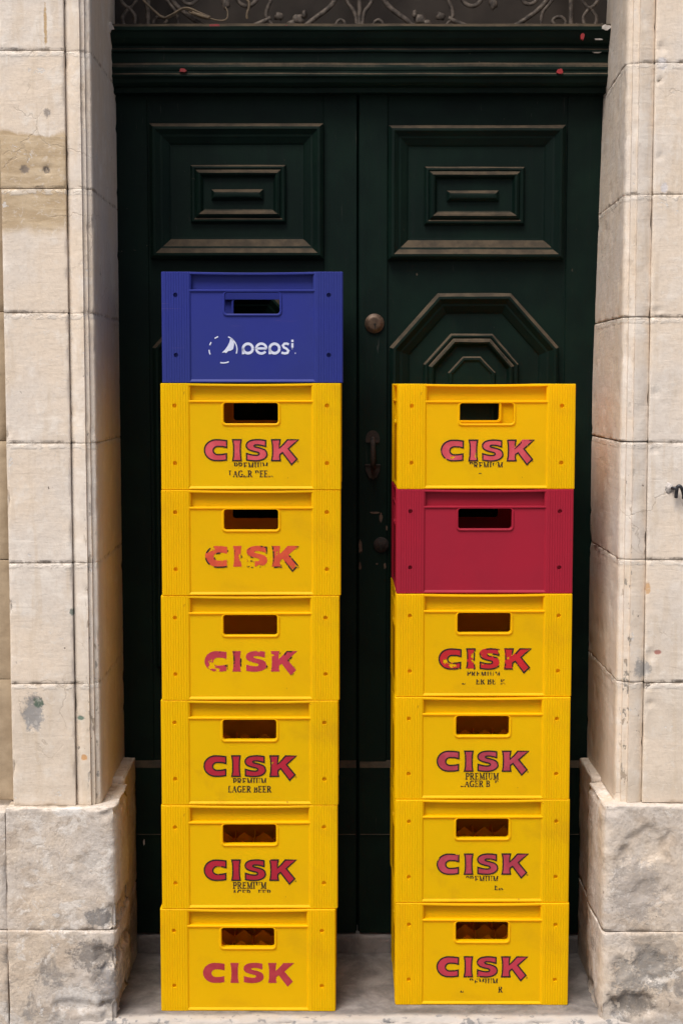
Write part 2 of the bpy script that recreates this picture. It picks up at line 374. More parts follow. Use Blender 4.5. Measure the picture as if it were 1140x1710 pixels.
def moulded(profile, z0, z1, mat, parent, lean=None, step=.012):
    """a stone of the door surround: moulding profile (x, y) run up between two joints"""
    pr = []
    for (a, b) in zip(profile[:-1], profile[1:]):
        L = math.hypot(b[0] - a[0], b[1] - a[1]); n = max(1, int(L / .012))
        for i in range(n): pr.append((a[0] + (b[0] - a[0]) * i / n, a[1] + (b[1] - a[1]) * i / n))
    pr.append(profile[-1]); n = len(pr)
    sgn = 1 if profile[-1][0] > profile[0][0] else -1
    nor = []
    for i in range(n):
        a, b = pr[max(i - 1, 0)], pr[min(i + 1, n - 1)]
        tx, ty = b[0] - a[0], b[1] - a[1]; L = math.hypot(tx, ty) or 1
        nor.append((ty / L * sgn, -tx / L * sgn))
    Z = lines(z0, z1, .005, step); vs_ = []; fs = []
    for k, z in enumerate(Z):
        e = min(z - z0, z1 - z); ins = .0009 * (1 - min(1, e / .003)) ** 2
        for i in range(n):
            p = (pr[i][0], pr[i][1], z)
            dv = disp(p, .0005, .0002, ()) - ins - (.003 * max(0., fb((p[0] + 5, p[1], z), 30, 3) - .05) if e < .012 else 0)
            chipy = fb((p[0] * 1.2, p[1] + 4, z), 26, 3)
            if chipy > .42: dv -= min(.0018, (chipy - .42) * .02)
            lx = lean(z, p[1]) if lean else 0
            vs_.append((p[0] + nor[i][0] * dv + lx, p[1] + nor[i][1] * dv, z))
    for k in range(len(Z) - 1):
        for i in range(n - 1):
            q = (k * n + i, k * n + i + 1, (k + 1) * n + i + 1, (k + 1) * n + i)
            fs.append(q if sgn > 0 else q[::-1])
    # back corner closes the block
    for k in (0, len(Z) - 1):
        vs_.append((profile[0][0], profile[-1][1], Z[k]))
        c = len(vs_) - 1
        for i in range(n - 1): fs.append((c, k * n + i, k * n + i + 1))
    me = bpy.data.meshes.new('moulded_stone'); me.from_pydata(vs_, [], fs)
    o = link('moulded_stone', me, mat, parent, True)
    me.set_sharp_from_angle(angle=R(38))
    return o

ZL = [.490, .768, 1.040, 1.306, 1.591, 1.859, 2.152, 2.43, 2.72, 3.0]
ZR = [.497, .771, 1.047, 1.308, 1.582, 1.847, 2.127, 2.41, 2.72, 3.0]
g = .0004
WL = thing('stone_wall', 'cream limestone wall and moulded jamb beside the stack topped by the blue crate', 'wall', (-.75, 3.45, 0))
WR = thing('stone_wall', 'cream limestone wall and moulded jamb with an iron hook set in it', 'wall', (.85, 3.45, 0))
def S(par, *a, **k):
    o = stone(*a, par, **k) ; o.matrix_parent_inverse = par.matrix_world.inverted(); return o
def keep(o, par):
    o.parent = par; o.location = tuple(-c for c in par.location)
for par, ZZ, side in ((WL, ZL, -1), (WR, ZR, 1)):
    # mortar core behind the joints
    bm = bmesh.new()
    if side < 0:
        box(bm, -1.6, -.739, 3.309, 3.9, -.3, 3.27); box(bm, -.7385, -.600, 3.2725, 3.9, .3, 3.27)
        box(bm, -.75, -.53, 3.262, 3.9, -.29, .49)
    else:
        box(bm, .833, 1.6, 3.309, 3.9, -.3, 3.27); box(bm, .679, .8325, 3.2725, 3.9, .3, 3.27)
        box(bm, .607, .85, 3.262, 3.9, -.29, .49)
    keep(from_bm('mortar_core', bm, M['mortar']), par)
    for i in range(len(ZZ) - 1):
        z0, z1 = ZZ[i] + g, ZZ[i + 1] - g
        if side < 0:
            ch = [(-.737, random.uniform(z0, z1), .008, .016, .003)] if i < 4 else []
            if abs(z0 - 1.859) < .01: ch += [(-.639, 1.899, .007, .007, .006), (-.687, 1.899, .008, .008, .005)]
            if abs(z0 - .491) < .01: ch += [(-.690, .700, .024, .038, .0025)]
            keep(stone(-.738, -.5975, 3.268, 3.38, z0, z1, M['stone'], None, chips=ch), par)
            keep(moulded([(-.5962, 3.34), (-.5962, 3.2785), (-.592, 3.2755), (-.584, 3.2715), (-.572, 3.269), (-.5635, 3.268), (-.5625, 3.2750), (-.5545, 3.2760), (-.5535, 3.283),
                          (-.5465, 3.2845), (-.5440, 3.2870), (-.5425, 3.2930), (-.5425, 3.33), (-.545, 3.66)],
                         z0 + random.uniform(-.002, .002), z1, M['stone'], None), par)
            keep(stone(-1.24, -.7405, 3.300, 3.38, z0 + .004, z1 + .004, M['dark_tan'], None, step=.02), par)  # outer left stones take a darker tan than the other wall stones
            keep(stone(-1.6, -1.243, 3.300, 3.38, z0 + .004, z1 + .004, M['dark_tan'], None, step=.03), par)
        else:
            ch = [(.69, random.uniform(z0, z1), .010, .012, .003)]
            if i == 0: ch += [(.675, .79, .03, .03, .005)]
            if i == 5: ch += [(.688, 2.092, .005, .006, .008)]
            keep(stone(.6765, .832, 3.268, 3.38, z0, z1, M['stone'], None, chips=ch), par)
            ln = lambda z, y: max(0., (z - 1.45)) * .024 * min(1., max(0., (y - 3.33) / .3))
            keep(moulded([(.6752, 3.34), (.6752, 3.2785), (.671, 3.2755), (.663, 3.2715), (.651, 3.269), (.6425, 3.268), (.6415, 3.2750), (.6295, 3.2765), (.6285, 3.2835),
                          (.6205, 3.2850), (.6185, 3.2875), (.6170, 3.2940), (.6170, 3.33), (.6165, 3.66)],
                         z0 + random.uniform(-.002, .002), z1, M['stone'], None, lean=ln), par)
            keep(stone(.8345, 1.25, 3.300, 3.38, z0 + .004, z1 + .004, M['stone'], None, step=.02), par)
            keep(stone(1.253, 1.6, 3.300, 3.38, z0 + .004, z1 + .004, M['stone'], None, step=.03), par)
    # plinth: two courses, each of a front stone and a stone behind it in the reveal
    pk = dict(r=.0025, step=.0065, amp=.0024, rough=.0008, edge=.0022)
    if side < 0:
        keep(stone(-.752, -.507, 3.249, 3.455, .2083, .489, M['plinth'], None, arris=1, chips=[(-.512, .235, .02, .03, .010), (-.515, .475, .02, .012, .006), (-.57, .365, .03, .03, .002)], **pk), par)
        keep(stone(-.752, -.507, 3.247, 3.452, -.2, .2078, M['plinth'], None, arris=1, chips=[(-.525, .145, .035, .03, .009), (-.515, .02, .03, .03, .012), (-.60, .03, .05, .02, .006), (-.545, .085, .02, .05, .006)], **pk), par)
        keep(stone(-.70, -.5165, 3.459, 3.648, .19, .503, M['plinth'], None, **pk), par)
        keep(stone(-.70, -.5165, 3.457, 3.648, -.2, .1865, M['plinth'], None, **pk), par)
        keep(stone(-1.2, -.7528, 3.249, 3.40, .2105, .480, M['plinth'], None, **dict(pk, step=.012)), par)
        keep(stone(-1.2, -.7528, 3.247, 3.40, -.2, .2075, M['plinth'], None, **dict(pk, step=.012)), par)
        keep(stone(-1.6, -1.204, 3.249, 3.40, -.2, .480, M['plinth'], None, **dict(pk, step=.03)), par)
    else:
        keep(stone(.5865, .86, 3.249, 3.455, .2043, .495, M['plinth'], None, arris=-1, chips=[(.60, .487, .03, .012, .004), (.68, .40, .06, .05, .006), (.63, .36, .02, .04, .004), (.70, .30, .05, .03, .004)], **pk), par)
        keep(stone(.5865, .86, 3.247, 3.452, -.2, .2038, M['plinth'], None, arris=-1, chips=[(.66, .035, .055, .03, .012), (.61, .02, .03, .03, .008), (.69, .13, .03, .05, .006), (.63, .12, .02, .03, .006)], **pk), par)
        keep(stone(.5965, .80, 3.459, 3.648, .20, .502, M['plinth'], None, **pk), par)
        keep(stone(.5965, .80, 3.457, 3.648, -.2, .1965, M['plinth'], None, **pk), par)
        keep(stone(.864, 1.3, 3.249, 3.40, -.2, .490, M['plinth'], None, **dict(pk, step=.03)), par)
        keep(stone(1.304, 1.6, 3.249, 3.40, -.2, .490, M['plinth'], None, **dict(pk, step=.03)), par)
# iron hook in the right-hand wall, in a dab of cement
bm = bmesh.new()
tube(bm, [(.727, 3.275, 1.207), (.730, 3.262, 1.2075), (.737, 3.254, 1.208)], .0036, 8)
tube(bm, spline([(.736, 3.256, 1.187), (.736, 3.252, 1.200), (.7375, 3.250, 1.211), (.7425, 3.249, 1.2125), (.7475, 3.250, 1.206), (.752, 3.254, 1.194), (.754, 3.262, 1.186)], 5), .0040, 8)
keep(from_bm('iron_hook', bm, M['hook'], None, True), WR)
bm = bmesh.new(); bmesh.ops.create_icosphere(bm, subdivisions=3, radius=1.0)
for v in bm.verts:
    q = v.co * (1 + .6 * fb(v.co, 2.6, 3)); v.co = Vector((.7235 + q.x * .0105, 3.269 + q.y * .004, 1.2065 + q.z * .011))
keep(from_bm('cement_dab', bm, M['whitefleck'], None, True), WR)
# lintel over the opening
LT = thing('stone_lintel', 'cream limestone lintel spanning the top of the doorway', 'lintel', (.04, 3.45, 3.0))
for a, b in ((-.74, -.255), (-.2525, .335), (.3375, .832)):
    keep(stone(a, b, 3.268, 3.66, 3.0025, 3.27, M['stone'], None, step=.025), LT)

# ------------------------------------------------------------------ ground, doorstep, threshold
bm = bmesh.new(); box(bm, -40, 40, -40, 40, -.6, -.15)
o = from_bm('street', bm, M['ground']); o['kind'] = 'structure'
def slab(name, x0, x1, y0, y1, z0, z1, mat, label, cat, amp, nose):
    o = stone(x0, x1, y0, y1, z0, z1, mat, None, r=.012, step=.008, amp=amp, rough=.0004, edge=nose)
    o.name = name; o.data.name = name; o['label'] = label; o['category'] = cat
    return o
slab('doorstep', -.60, .69, 3.243, 3.652, -.2, .0, M['floor'], 'worn grey stone doorstep under the two stacks of crates', 'step', .0008, .006)
slab('threshold', -.54, .64, 3.649, 3.80, -.1, .046, M['floor'], 'low grey stone threshold at the foot of the green door', 'threshold', .0015, .003)

# ------------------------------------------------------------------ double door
DY = 3.668
def inset(poly, d):
    n = len(poly); out = []
    cx = sum(p[0] for p in poly) / n; cz = sum(p[1] for p in poly) / n
    for i in range(n):
        p0, p1, p2 = poly[i - 1], poly[i], poly[(i + 1) % n]
        def nrm(a, b):
            ex, ez = b[0] - a[0], b[1] - a[1]; L = math.hypot(ex, ez); nx, nz = -ez / L, ex / L
            if nx * (cx - a[0]) + nz * (cz - a[1]) < 0: nx, nz = -nx, -nz
            return nx, nz
        a, b = nrm(p0, p1), nrm(p1, p2); k = d / (1 + a[0] * b[0] + a[1] * b[1])
        out.append((p1[0] + (a[0] + b[0]) * k, p1[1] + (a[1] + b[1]) * k))
    return out
def moulding(poly, prof, base, fill=True):
    """mitred moulding round a panel: prof = (inset, height off the door)"""
    bm = bmesh.new(); rings = []
    for ins, h in prof:
        ring = []
        q = inset(poly, ins)
        for i, (x, z) in enumerate(q):
            x2, z2 = q[(i + 1) % len(q)]
            for t in (0, .25, .5, .75):
                xx, zz = x + (x2 - x) * t, z + (z2 - z) * t
                jig = .0009 * fb((xx * 2, h * 30, zz * 2), 9, 2)
                ring.append(bm.verts.new((xx + jig, base - h, zz + jig)))
        rings.append(ring)
    n = len(rings[0])
    for a, b in zip(rings[:-1], rings[1:]):
        for i in range(n): bm.faces.new((a[i], a[(i + 1) % n], b[(i + 1) % n], b[i]))
    if fill: bm.faces.new(rings[-1])
    return bm
PR_OUT = [(0, -.002), (0, .016), (.004, .021), (.0085, .0255), (.014, .026), (.019, .022), (.026, .0165), (.031, .0155), (.034, .0135), (.046, .0065), (.049, .0035), (.054, .003)]
PR_IN = [(0, -.002), (.001, .008), (.005, .0125), (.009, .0128), (.0125, .0105), (.016, .0155), (.021, .0185), (.025, .0165), (.031, .006), (.034, .005)]
PR_BAR = [(0, -.002), (.001, .006), (.006, .012), (.0085, .0135), (.0125, .014)]
PR_OCT = [(0, -.002), (.001, .004), (.004, .0075), (.009, .008), (.013, .005), (.016, .0045)]
def rect(x0, x1, z0, z1): return [(x0, z0), (x1, z0), (x1, z1), (x0, z1)]
def octa(x0, x1, xa, xb, zt, zs, zc):
    return [(x0, zs), (xa, zt), (xb, zt), (x1, zs), (x1, 2 * zc - zs), (xb, 2 * zc - zt), (xa, 2 * zc - zt), (x0, 2 * zc - zs)]
LEAF = [dict(x=(-.572, .0385), up=(-.4644, -.0439, 1.7394, 2.0638), ui=(-.3666, -.1343, 1.826, 1.9667), ub=(-.3161, -.1895, 1.8807, 1.9079), dx=-.5797,
             label='dark green panelled door leaf behind the stack topped by the blue crate'),
        dict(x=(.0415, .655), up=(.1132, .5412, 1.7365, 2.0595), ui=(.2008, .4452, 1.8217, 1.9624), ub=(.2549, .3819, 1.8778, 1.9051), dx=0,
             label='dark green panelled door leaf carrying the lock and pull handle')]
leaves = []
for L in LEAF:
    x0, x1 = L['x']; t = thing('door_leaf', L['label'], 'door', ((x0 + x1) / 2, DY + .02, .046), 'leaves of the green double door'); leaves.append(t)
    bm = bmesh.new(); box(bm, x0, x1, DY, DY + .045, .047, 2.16, .002)
    keep(from_bm('board', bm, M['door']), t)
    # meeting stile and hanging stile stand a little proud
    sx = (-.044, .0375) if L['dx'] else (.0425, .1125)
    bm = bmesh.new(); box(bm, sx[0], sx[1], DY - (.003 if L['dx'] else .006), DY + .01, .48, 2.15, .0015); keep(from_bm('meeting_stile', bm, M['door']), t)
    if L['dx']:
        bm = bmesh.new(); box(bm, .015, .075, DY + .040, DY + .062, .05, 2.15, .001); keep(from_bm('seam_light_block', bm, M['door']), t)  # unseen strip added to keep sky light out of the gap between leaves
    bm = bmesh.new(); hx = (x0 + .003, -.4705) if L['dx'] else (.5475, x1 - .003)
    box(bm, hx[0], hx[1], DY - .003, DY + .01, .48, 2.15, .0015); keep(from_bm('hanging_stile', bm, M['door']), t)
    up = from_bm('upper_panel', moulding(rect(*L['up']), PR_OUT, DY), M['door']); keep(up, t)
    for nm, rc, pf, dz in (('inner_moulding', L['ui'], PR_IN, .003), ('centre_bar', L['ub'], PR_BAR, .0075)):
        q = from_bm(nm, moulding(rect(*rc), pf, DY - dz), M['door'], up)
    dx = L['dx']
    mp = from_bm('middle_panel', moulding(octa(.1176 + dx, .5322 + dx, .2345 + dx, .4133 + dx, 1.6568, 1.5256, 1.13), PR_OUT, DY), M['door']); keep(mp, t)
    from_bm('inner_moulding', moulding(octa(.2001 + dx, .4356 + dx, .2674 + dx, .3702 + dx, 1.5592, 1.4847, 1.13), PR_IN, DY - .003), M['door'], mp)
    from_bm('centre_field', moulding(octa(.2606 + dx, .3784 + dx, .2971 + dx, .3413 + dx, 1.5037, 1.4642, 1.13), PR_OCT, DY - .0075), M['door'], mp)
    # kick board with a dusty sloping top
    bm = bmesh.new()
    prism(bm, [(DY + .01, .05), (DY - .017, .05), (DY - .017, .476), (DY - .014, .481), (DY - .004, .491), (DY + .01, .493)], 'x', x0 + .004, x1 - .002)
    keep(from_bm('kick_board', bm, M['door']), t)
    bm = bmesh.new()
    prism(bm, [(DY - .01, .300), (DY - .0185, .300), (DY - .0190, .3045), (DY - .0175, .306), (DY - .01, .3065)], 'x', x0 + .006, x1 - .004)
    keep(from_bm('kick_board_bead', bm, M['door']), t)
# hardware on the right leaf
t = leaves[1]; FY = DY - .006
bm = bmesh.new(); lathe(bm, [(.0240, FY + .002), (.0240, FY - .004), (.0222, FY - .0065), (.0205, FY - .0060), (.0200, FY - .0075), (.012, FY - .0085), (0.004, FY - .0088)], .0807, 1.584, 28)
lk = from_bm('lock_cylinder', bm, M['brass'], None, True); keep(lk, t)
bm = bmesh.new(); lathe(bm, [(.0030, FY - .007), (.0030, FY - .0096)], .0815, 1.581, 12); box(bm, .0805, .0825, FY - .0096, FY - .007, 1.570, 1.580)
from_bm('keyhole', bm, M['dark'], lk)
bm = bmesh.new(); lathe(bm, [(.0195, FY + .002), (.0195, FY - .003), (.0165, FY - .006), (.013, FY - .0055), (.010, FY - .009), (.005, FY - .0105)], .0985, 1.0377, 24)
lk = from_bm('lower_lock', bm, M['rust'], None, True); keep(lk, t)
bm = bmesh.new(); box(bm, .0973, .0997, FY - .012, FY - .009, 1.024, 1.040); from_bm('keyhole', bm, M['dark'], lk)
# pull handle: arched rose, bowed grip, thumb plate
bm = bmesh.new()
arch = [(.0175 * math.cos(a), .0175 * 1.25 * math.sin(a)) for a in [math.pi * k / 12 for k in range(13)]]
prism(bm, [(.077 + x, 1.300 + z) for x, z in arch] + [(.0605, 1.292), (.0935, 1.292)], 'y', FY - .004, FY + .002)
hp = from_bm('handle_rose', bm, M['rust']); keep(hp, t)
bm = bmesh.new(); tube(bm, spline([(.077, FY, 1.302), (.077, FY - .018, 1.300), (.077, FY - .030, 1.286), (.077, FY - .033, 1.262), (.077, FY - .030, 1.240), (.077, FY - .016, 1.228), (.077, FY, 1.226)], 5), lambda u: .0042 + .0022 * math.sin(math.pi * u), 10)
hg = from_bm('pull_handle', bm, M['rust'], None, True); keep(hg, t)
bm = bmesh.new(); prism(bm, [(.058, 1.238), (.096, 1.238), (.094, 1.222), (.086, 1.206), (.077, 1.200), (.068, 1.206), (.060, 1.222)], 'y', FY - .007, FY + .002)
box(bm, .0575, .0965, FY - .010, FY + .001, 1.234, 1.2385, .001)
keep(from_bm('handle_plate', bm, M['rust']), t)
def fleck(name, x, y, z, rx, rz, mat, parent, seed, th=.0012):
    bm = bmesh.new(); k = 14; pts = []
    for i in range(k):
        a = 2 * math.pi * i / k; q = 1 + .55 * noise.noise(Vector((math.cos(a) * 1.4 + seed * 5.3, math.sin(a) * 1.4, seed)))
        pts.append((x + rx * q * math.cos(a), z + rz * q * math.sin(a)))
    prism(bm, pts, 'y', y - th, y + .004)
    keep(from_bm(name, bm, mat), parent)
wood = simple_material('bare_weathered_wood', (.12, .075, .05), (.07, .045, .03), 60, .8)
for i, (x, z, rx, rz) in enumerate([(.047, 1.034, .0045, .016), (.046, .985, .003, .010), (.108, .985, .003, .008), (.083, 1.118, .012, .0025), (.098, 1.105, .004, .012), (.112, 1.08, .002, .006), (.088, .99, .003, .002)]):
    fleck('paint_chip', x, FY, z, rx, rz, wood, t, i + 1)
for i, (x, z, rx, rz) in enumerate([(-.521, .245, .0025, .016), (-.497, .285, .002, .007)]):
    fleck('paint_chip', x, DY - .017, z, rx, rz, M['whitefleck'], leaves[0], i + 20)

# ------------------------------------------------------------------ transom beam and fanlight
TR = thing('door_transom', 'dark green moulded timber transom above the double door', 'transom', (.04, 3.64, 2.13))
prof = [(3.75, 2.285), (3.590, 2.2845), (3.576, 2.280), (3.571, 2.274), (3.571, 2.266), (3.576, 2.262), (3.583, 2.250), (3.593, 2.240), (3.603, 2.235), (3.603, 2.230), (3.598, 2.226), (3.598, 2.222),
        (3.606, 2.219), (3.607, 2.1975), (3.6035, 2.1955), (3.599, 2.1915), (3.5975, 2.186), (3.598, 2.180), (3.600, 2.177), (3.600, 2.1725), (3.596, 2.169), (3.596, 2.165), (3.603, 2.160), (3.606, 2.152),
        (3.614, 2.146), (3.628, 2.143), (3.630, 2.132), (3.75, 2.130)]
bm = bmesh.new(); n = 60; rings = []
for i in range(n + 1):
    x = -.575 + (.66 + .575) * i / n
    rings.append([bm.verts.new((x, y + .0012 * fb((x, y * 9, z * 9), 7, 2), z + .0012 * fb((x + 3, y, z * 4), 6, 2))) for y, z in prof])
m_ = len(prof)
for a, b in zip(rings[:-1], rings[1:]):
    for k in range(m_): bm.faces.new((a[k], a[(k + 1) % m_], b[(k + 1) % m_], b[k]))
bm.faces.new(rings[0]); bm.faces.new(rings[-1][::-1])
keep(from_bm('moulded_beam', bm, M['door']), TR)
for i, (x, y, z, rx, rz, mt) in enumerate([(-.376, 3.594, 2.177, .0085, .0045, 'redfleck'), (.517, 3.594, 2.175, .0075, .0060, 'redfleck'), (.567, 3.578, 2.252, .0045, .0080, 'redfleck'),
                                            (-.296, 3.574, 2.2755, .0120, .0045, 'redfleck'), (-.130, 3.574, 2.272, .004, .004, 'redfleck'), (.622, 3.572, 2.271, .011, .006, 'whitefleck'), (.605, 3.585, 2.247, .010, .0018, 'whitefleck'), (.606, 3.601, 2.221, .010, .0022, 'whitefleck')]):
    fleck('paint_fleck', x, y, z, rx, rz, M[mt], TR, i + 40, .0025)
fleck('plaster_splash', -.546, 3.572, 2.274, .010, .012, M['whitefleck'], TR, 70, .006)
FB = thing('boarded_fanlight', 'dusty brown board closing the fanlight behind the iron scrolls', 'panel', (.04, 3.72, 2.285))
bm = bmesh.new(); box(bm, -.60, .68, 3.715, 3.74, 2.27, 3.03, .001); keep(from_bm('board', bm, M['board']), FB)
GR = thing('fanlight_grille', 'scrolled wrought iron grille in the fanlight over the green door', 'grille', (.04, 3.64, 2.285))
def gp(x, y): return ((x - 570) * .001433, 3.64, 2.3514 - .0014 * y)
def bar(nm, pts, r, mir=True, flat=.8, y=0.0):
    for s in ((1, -1) if mir else (1,)):
        P_ = [Vector(gp(x if s > 0 else 1200 - x, yy)) + Vector((0, y, 0)) for x, yy in pts]
        bm = bmesh.new(); tube(bm, spline(P_, 6), r, 8, flat=flat)
        keep(from_bm(nm, bm, M['iron'], None, True), GR)
TOPY = -460
bar('scroll', [(603, 54), (608, 22), (621, 0), (628, -40), (618, -90), (604, -150), (602, -210)], .0050)
bar('scroll', [(700, 52), (678, 33), (656, 17), (641, 0), (632, -30), (640, -80), (680, -110), (720, -100), (735, -70), (715, -50), (698, -62)], .0062)
bar('scroll', [(625, 52), (639, 48), (638, 38), (632, 33), (626, 36), (624, 41)], .0038)
bar('scroll', [(745, -14), (748, 0), (756, 24), (748, 38), (738, 47), (722, 46), (716, 36)], lambda u: .0058 - .003 * u)
bar('scroll', [(748, 30), (770, 40), (800, 50), (845, 48), (880, 30), (912, 0), (930, -50), (915, -110), (870, -130)], .0058)
bar('scroll', [(768, -22), (771, -3), (778, 7), (788, 10), (798, 6), (804, -6), (798, -22), (786, -26)], .0056)
bar('scroll', [(866, -20), (870, -3), (878, 6), (888, 6), (896, -2), (898, -16)], .0050)
bar('scroll', [(903, 52), (905, 23), (921, 0), (934, -30), (936, -80)], .0044)
bar('scroll', [(938, 52), (944, 38), (938, 29), (928, 29), (922, 35), (926, 41)], .0042)
bar('scroll', [(969, -14), (973, 3), (984, 13), (996, 3), (1000, -14), (990, -40), (984, -60)], .0044)
bar('scroll', [(984, 13), (974, 28), (976, 42), (984, 52)], .0044)
bar('scroll', [(984, 13), (995, 28), (993, 42), (984, 52)], .0044)
bar('upright', [(953, 54), (953, 0), (953, -120), (953, TOPY)], .0062, flat=.6)
for x in (600,): bar('upright', [(600, 54), (600, 10), (600, -120), (600, TOPY)], .0055, False)
def blob(nm, x, y, rx, rz, mir=True, sd=0):
    for s in ((1, -1) if mir else (1,)):
        c = gp(x if s > 0 else 1200 - x, y); bm = bmesh.new(); bmesh.ops.create_icosphere(bm, subdivisions=2, radius=1)
        for v in bm.verts:
            q = v.co * (1 + .5 * fb(v.co + Vector((sd, 0, 0)), 1.6, 2)); v.co = Vector((c[0] + q.x * rx, c[1] + q.y * .006, c[2] + q.z * rz))
        keep(from_bm(nm, bm, M['iron'], None, True), GR)
blob('leaf', 735, 27, .011, .011, sd=1); blob('leaf', 702, 33, .016, .013, sd=4); blob('leaf', 692, 24, .006, .012, sd=6)
blob('leaf', 823, 6, .010, .014, sd=8); blob('leaf', 712, 38, .012, .007, sd=11); blob('leaf', 984, 14, .006, .005, sd=13); blob('leaf', 964, 43, .006, .006, sd=15); blob('leaf', 1004, 43, .006, .006, sd=17)
def cable(label, strands, y):
    bm = bmesh.new()
    for pts, r in strands: tube(bm, spline([Vector(gp(a, b)) + Vector((0, y + dy, 0)) for a, b, dy in pts], 6), r, 7)
    o = from_bm('electric_cable', bm, M['wire'], None, True); o['label'] = label; o['category'] = 'cable'; o['group'] = 'old cables in the fanlight'
cable('frayed tan electric cable drooping through the fanlight scrolls', [
    ([(222, -40, .0), (238, -2, -.012), (255, 17, -.014), (274, 32, -.014), (290, 28, -.014), (302, 19, -.015), (316, 18, -.015), (335, 27, -.015), (350, 33, -.015)], .0030),
    ([(276, 33, -.017), (292, 25, -.018), (306, 17, -.018), (318, 17, -.018), (334, 24, -.018), (352, 31, -.016)], .0024),
    ([(316, 22, -.014), (330, 29, -.016), (346, 34, -.016)], .0022),
    ([(322, 24, -.016), (336, 29, -.018), (350, 33, -.017)], .0048),
    ([(348, 32, -.016), (362, 36, -.014), (374, 36, -.012), (380, 31, -.010), (380, 20, -.006), (376, 8, -.002), (375, -20, .0)], .0018)], 0)
cable('short tan wire end hanging off the fanlight scrollwork', [([(402, -16, -.004), (409, -3, -.012), (416, 6, -.013), (416, 16, -.013), (413, 25, -.012), (413, 33, -.010)], .0032)], 0)

# ------------------------------------------------------------------ crates
CW, CD, CH = .40, .30, .2385
hw, hd = CW / 2, CD / 2
def solid(bm):
    bmesh.ops.recalc_face_normals(bm, faces=bm.faces[:]); me = bpy.data.meshes.new('tmp'); bm.to_mesh(me); bm.free(); return me
def cut(me, cutter, name):
    a = bpy.data.objects.new('a', me); b = bpy.data.objects.new('b', cutter); col.objects.link(a); col.objects.link(b)
    md = a.modifiers.new('cut', 'BOOLEAN'); md.operation = 'DIFFERENCE'; md.object = b; md.solver = 'EXACT'
    dg = bpy.context.evaluated_depsgraph_get(); out = bpy.data.meshes.new_from_object(a.evaluated_get(dg)); out.name = name
    bpy.data.objects.remove(a); bpy.data.objects.remove(b); return out
def ribs(a, b, n, wd, h):
    """points along a face from a to b with n raised ribs"""
    pts = []; L = b - a; pitch = L / n
    for i in range(n):
        c = a + pitch * (i + .5); s = 1 if L > 0 else -1
        pts += [(c - s * wd * .75, 0), (c - s * wd * .4, h), (c + s * wd * .4, h), (c + s * wd * .75, 0)]
    return pts
def post_mesh(sx, sy):
    """ribbed corner post, open L in plan, two screw holes in each face"""
    pw, ps = .0615, .050
    pl = [(-hw + pw + .0042, -hd + .0040), (-hw + pw + .0010, -hd + .0010), (-hw + pw - .0012, -hd)]
    pl += [(x, -hd - h) for x, h in ribs(-hw + pw - .004, -hw + .006, 9, .0022, .00070)]
    pl += [(-hw + .003, -hd), (-hw + .0009, -hd + .0009), (-hw, -hd + .003)]
    pl += [(-hw - h, y) for y, h in ribs(-hd + .006, -hd + ps - .004, 7, .0022, .00070)]
    pl += [(-hw, -hd + ps - .001), (-hw + .0038, -hd + ps + .003), (-hw + .011, -hd + ps + .003), (-hw + .011, -hd + .011), (-hw + pw + .0042, -hd + .011)]
    n = len(pl); nor = []
    for i in range(n):
        a, b = pl[i - 1], pl[(i + 1) % n]; tx, ty = b[0] - a[0], b[1] - a[1]; L = math.hypot(tx, ty); nor.append((ty / L, -tx / L))
    cx = -hw + .0055; area = sum(pl[i][0] * pl[(i + 1) % n][1] - pl[(i + 1) % n][0] * pl[i][1] for i in range(n)); sg = 1 if area > 0 else -1
    bm = bmesh.new(); R_ = []
    for z, ins in ((.0004, .0011), (.0014, 0), (CH - .0016, 0), (CH - .0006, .0011)):
        R_.append([bm.verts.new(((p[0] - nr[0] * sg * ins) * -sx, (p[1] - nr[1] * sg * ins) * -sy, z)) for p, nr in zip(pl, nor)])
    for a, b in zip(R_[:-1], R_[1:]):
        for i in range(n): bm.faces.new((a[i], a[(i + 1) % n], b[(i + 1) % n], b[i]))
    bm.faces.new(R_[0]); bm.faces.new(R_[-1])
    me = solid(bm)
    cb = bmesh.new()
    for z in (.060, .1885):
        for ax in 'yx':
            rings = []
            for k, (dep, r) in enumerate(((-.004, .0050), (.0062, .0048))):
                ring = []
                for q in range(16):
                    a = 2 * math.pi * q / 16
                    if ax == 'y': p = (-hw + .031 + r * math.cos(a), -hd + dep, z + r * math.sin(a))
                    else: p = (-hw + dep, -hd + .026 + r * math.cos(a), z + r * math.sin(a))
                    ring.append(cb.verts.new((p[0] * -sx, p[1] * -sy, p[2])))
                rings.append(ring)
            for i in range(16): cb.faces.new((rings[0][i], rings[0][(i + 1) % 16], rings[1][(i + 1) % 16], rings[1][i]))
            cb.faces.new(rings[0]); cb.faces.new(rings[1])
    return cut(me, solid(cb), 'corner_post')
def rrect(x0, x1, z0, z1, r, k=5):
    pts = []
    for cx, cz, a0 in ((x1 - r, z1 - r, 0), (x0 + r, z1 - r, 90), (x0 + r, z0 + r, 180), (x1 - r, z0 + r, 270)):
        for i in range(k + 1):
            a = R(a0 + 90 * i / k); pts.append((cx + r * math.cos(a), cz + r * math.sin(a)))
    return pts
ZRIDGE = CH - .0405
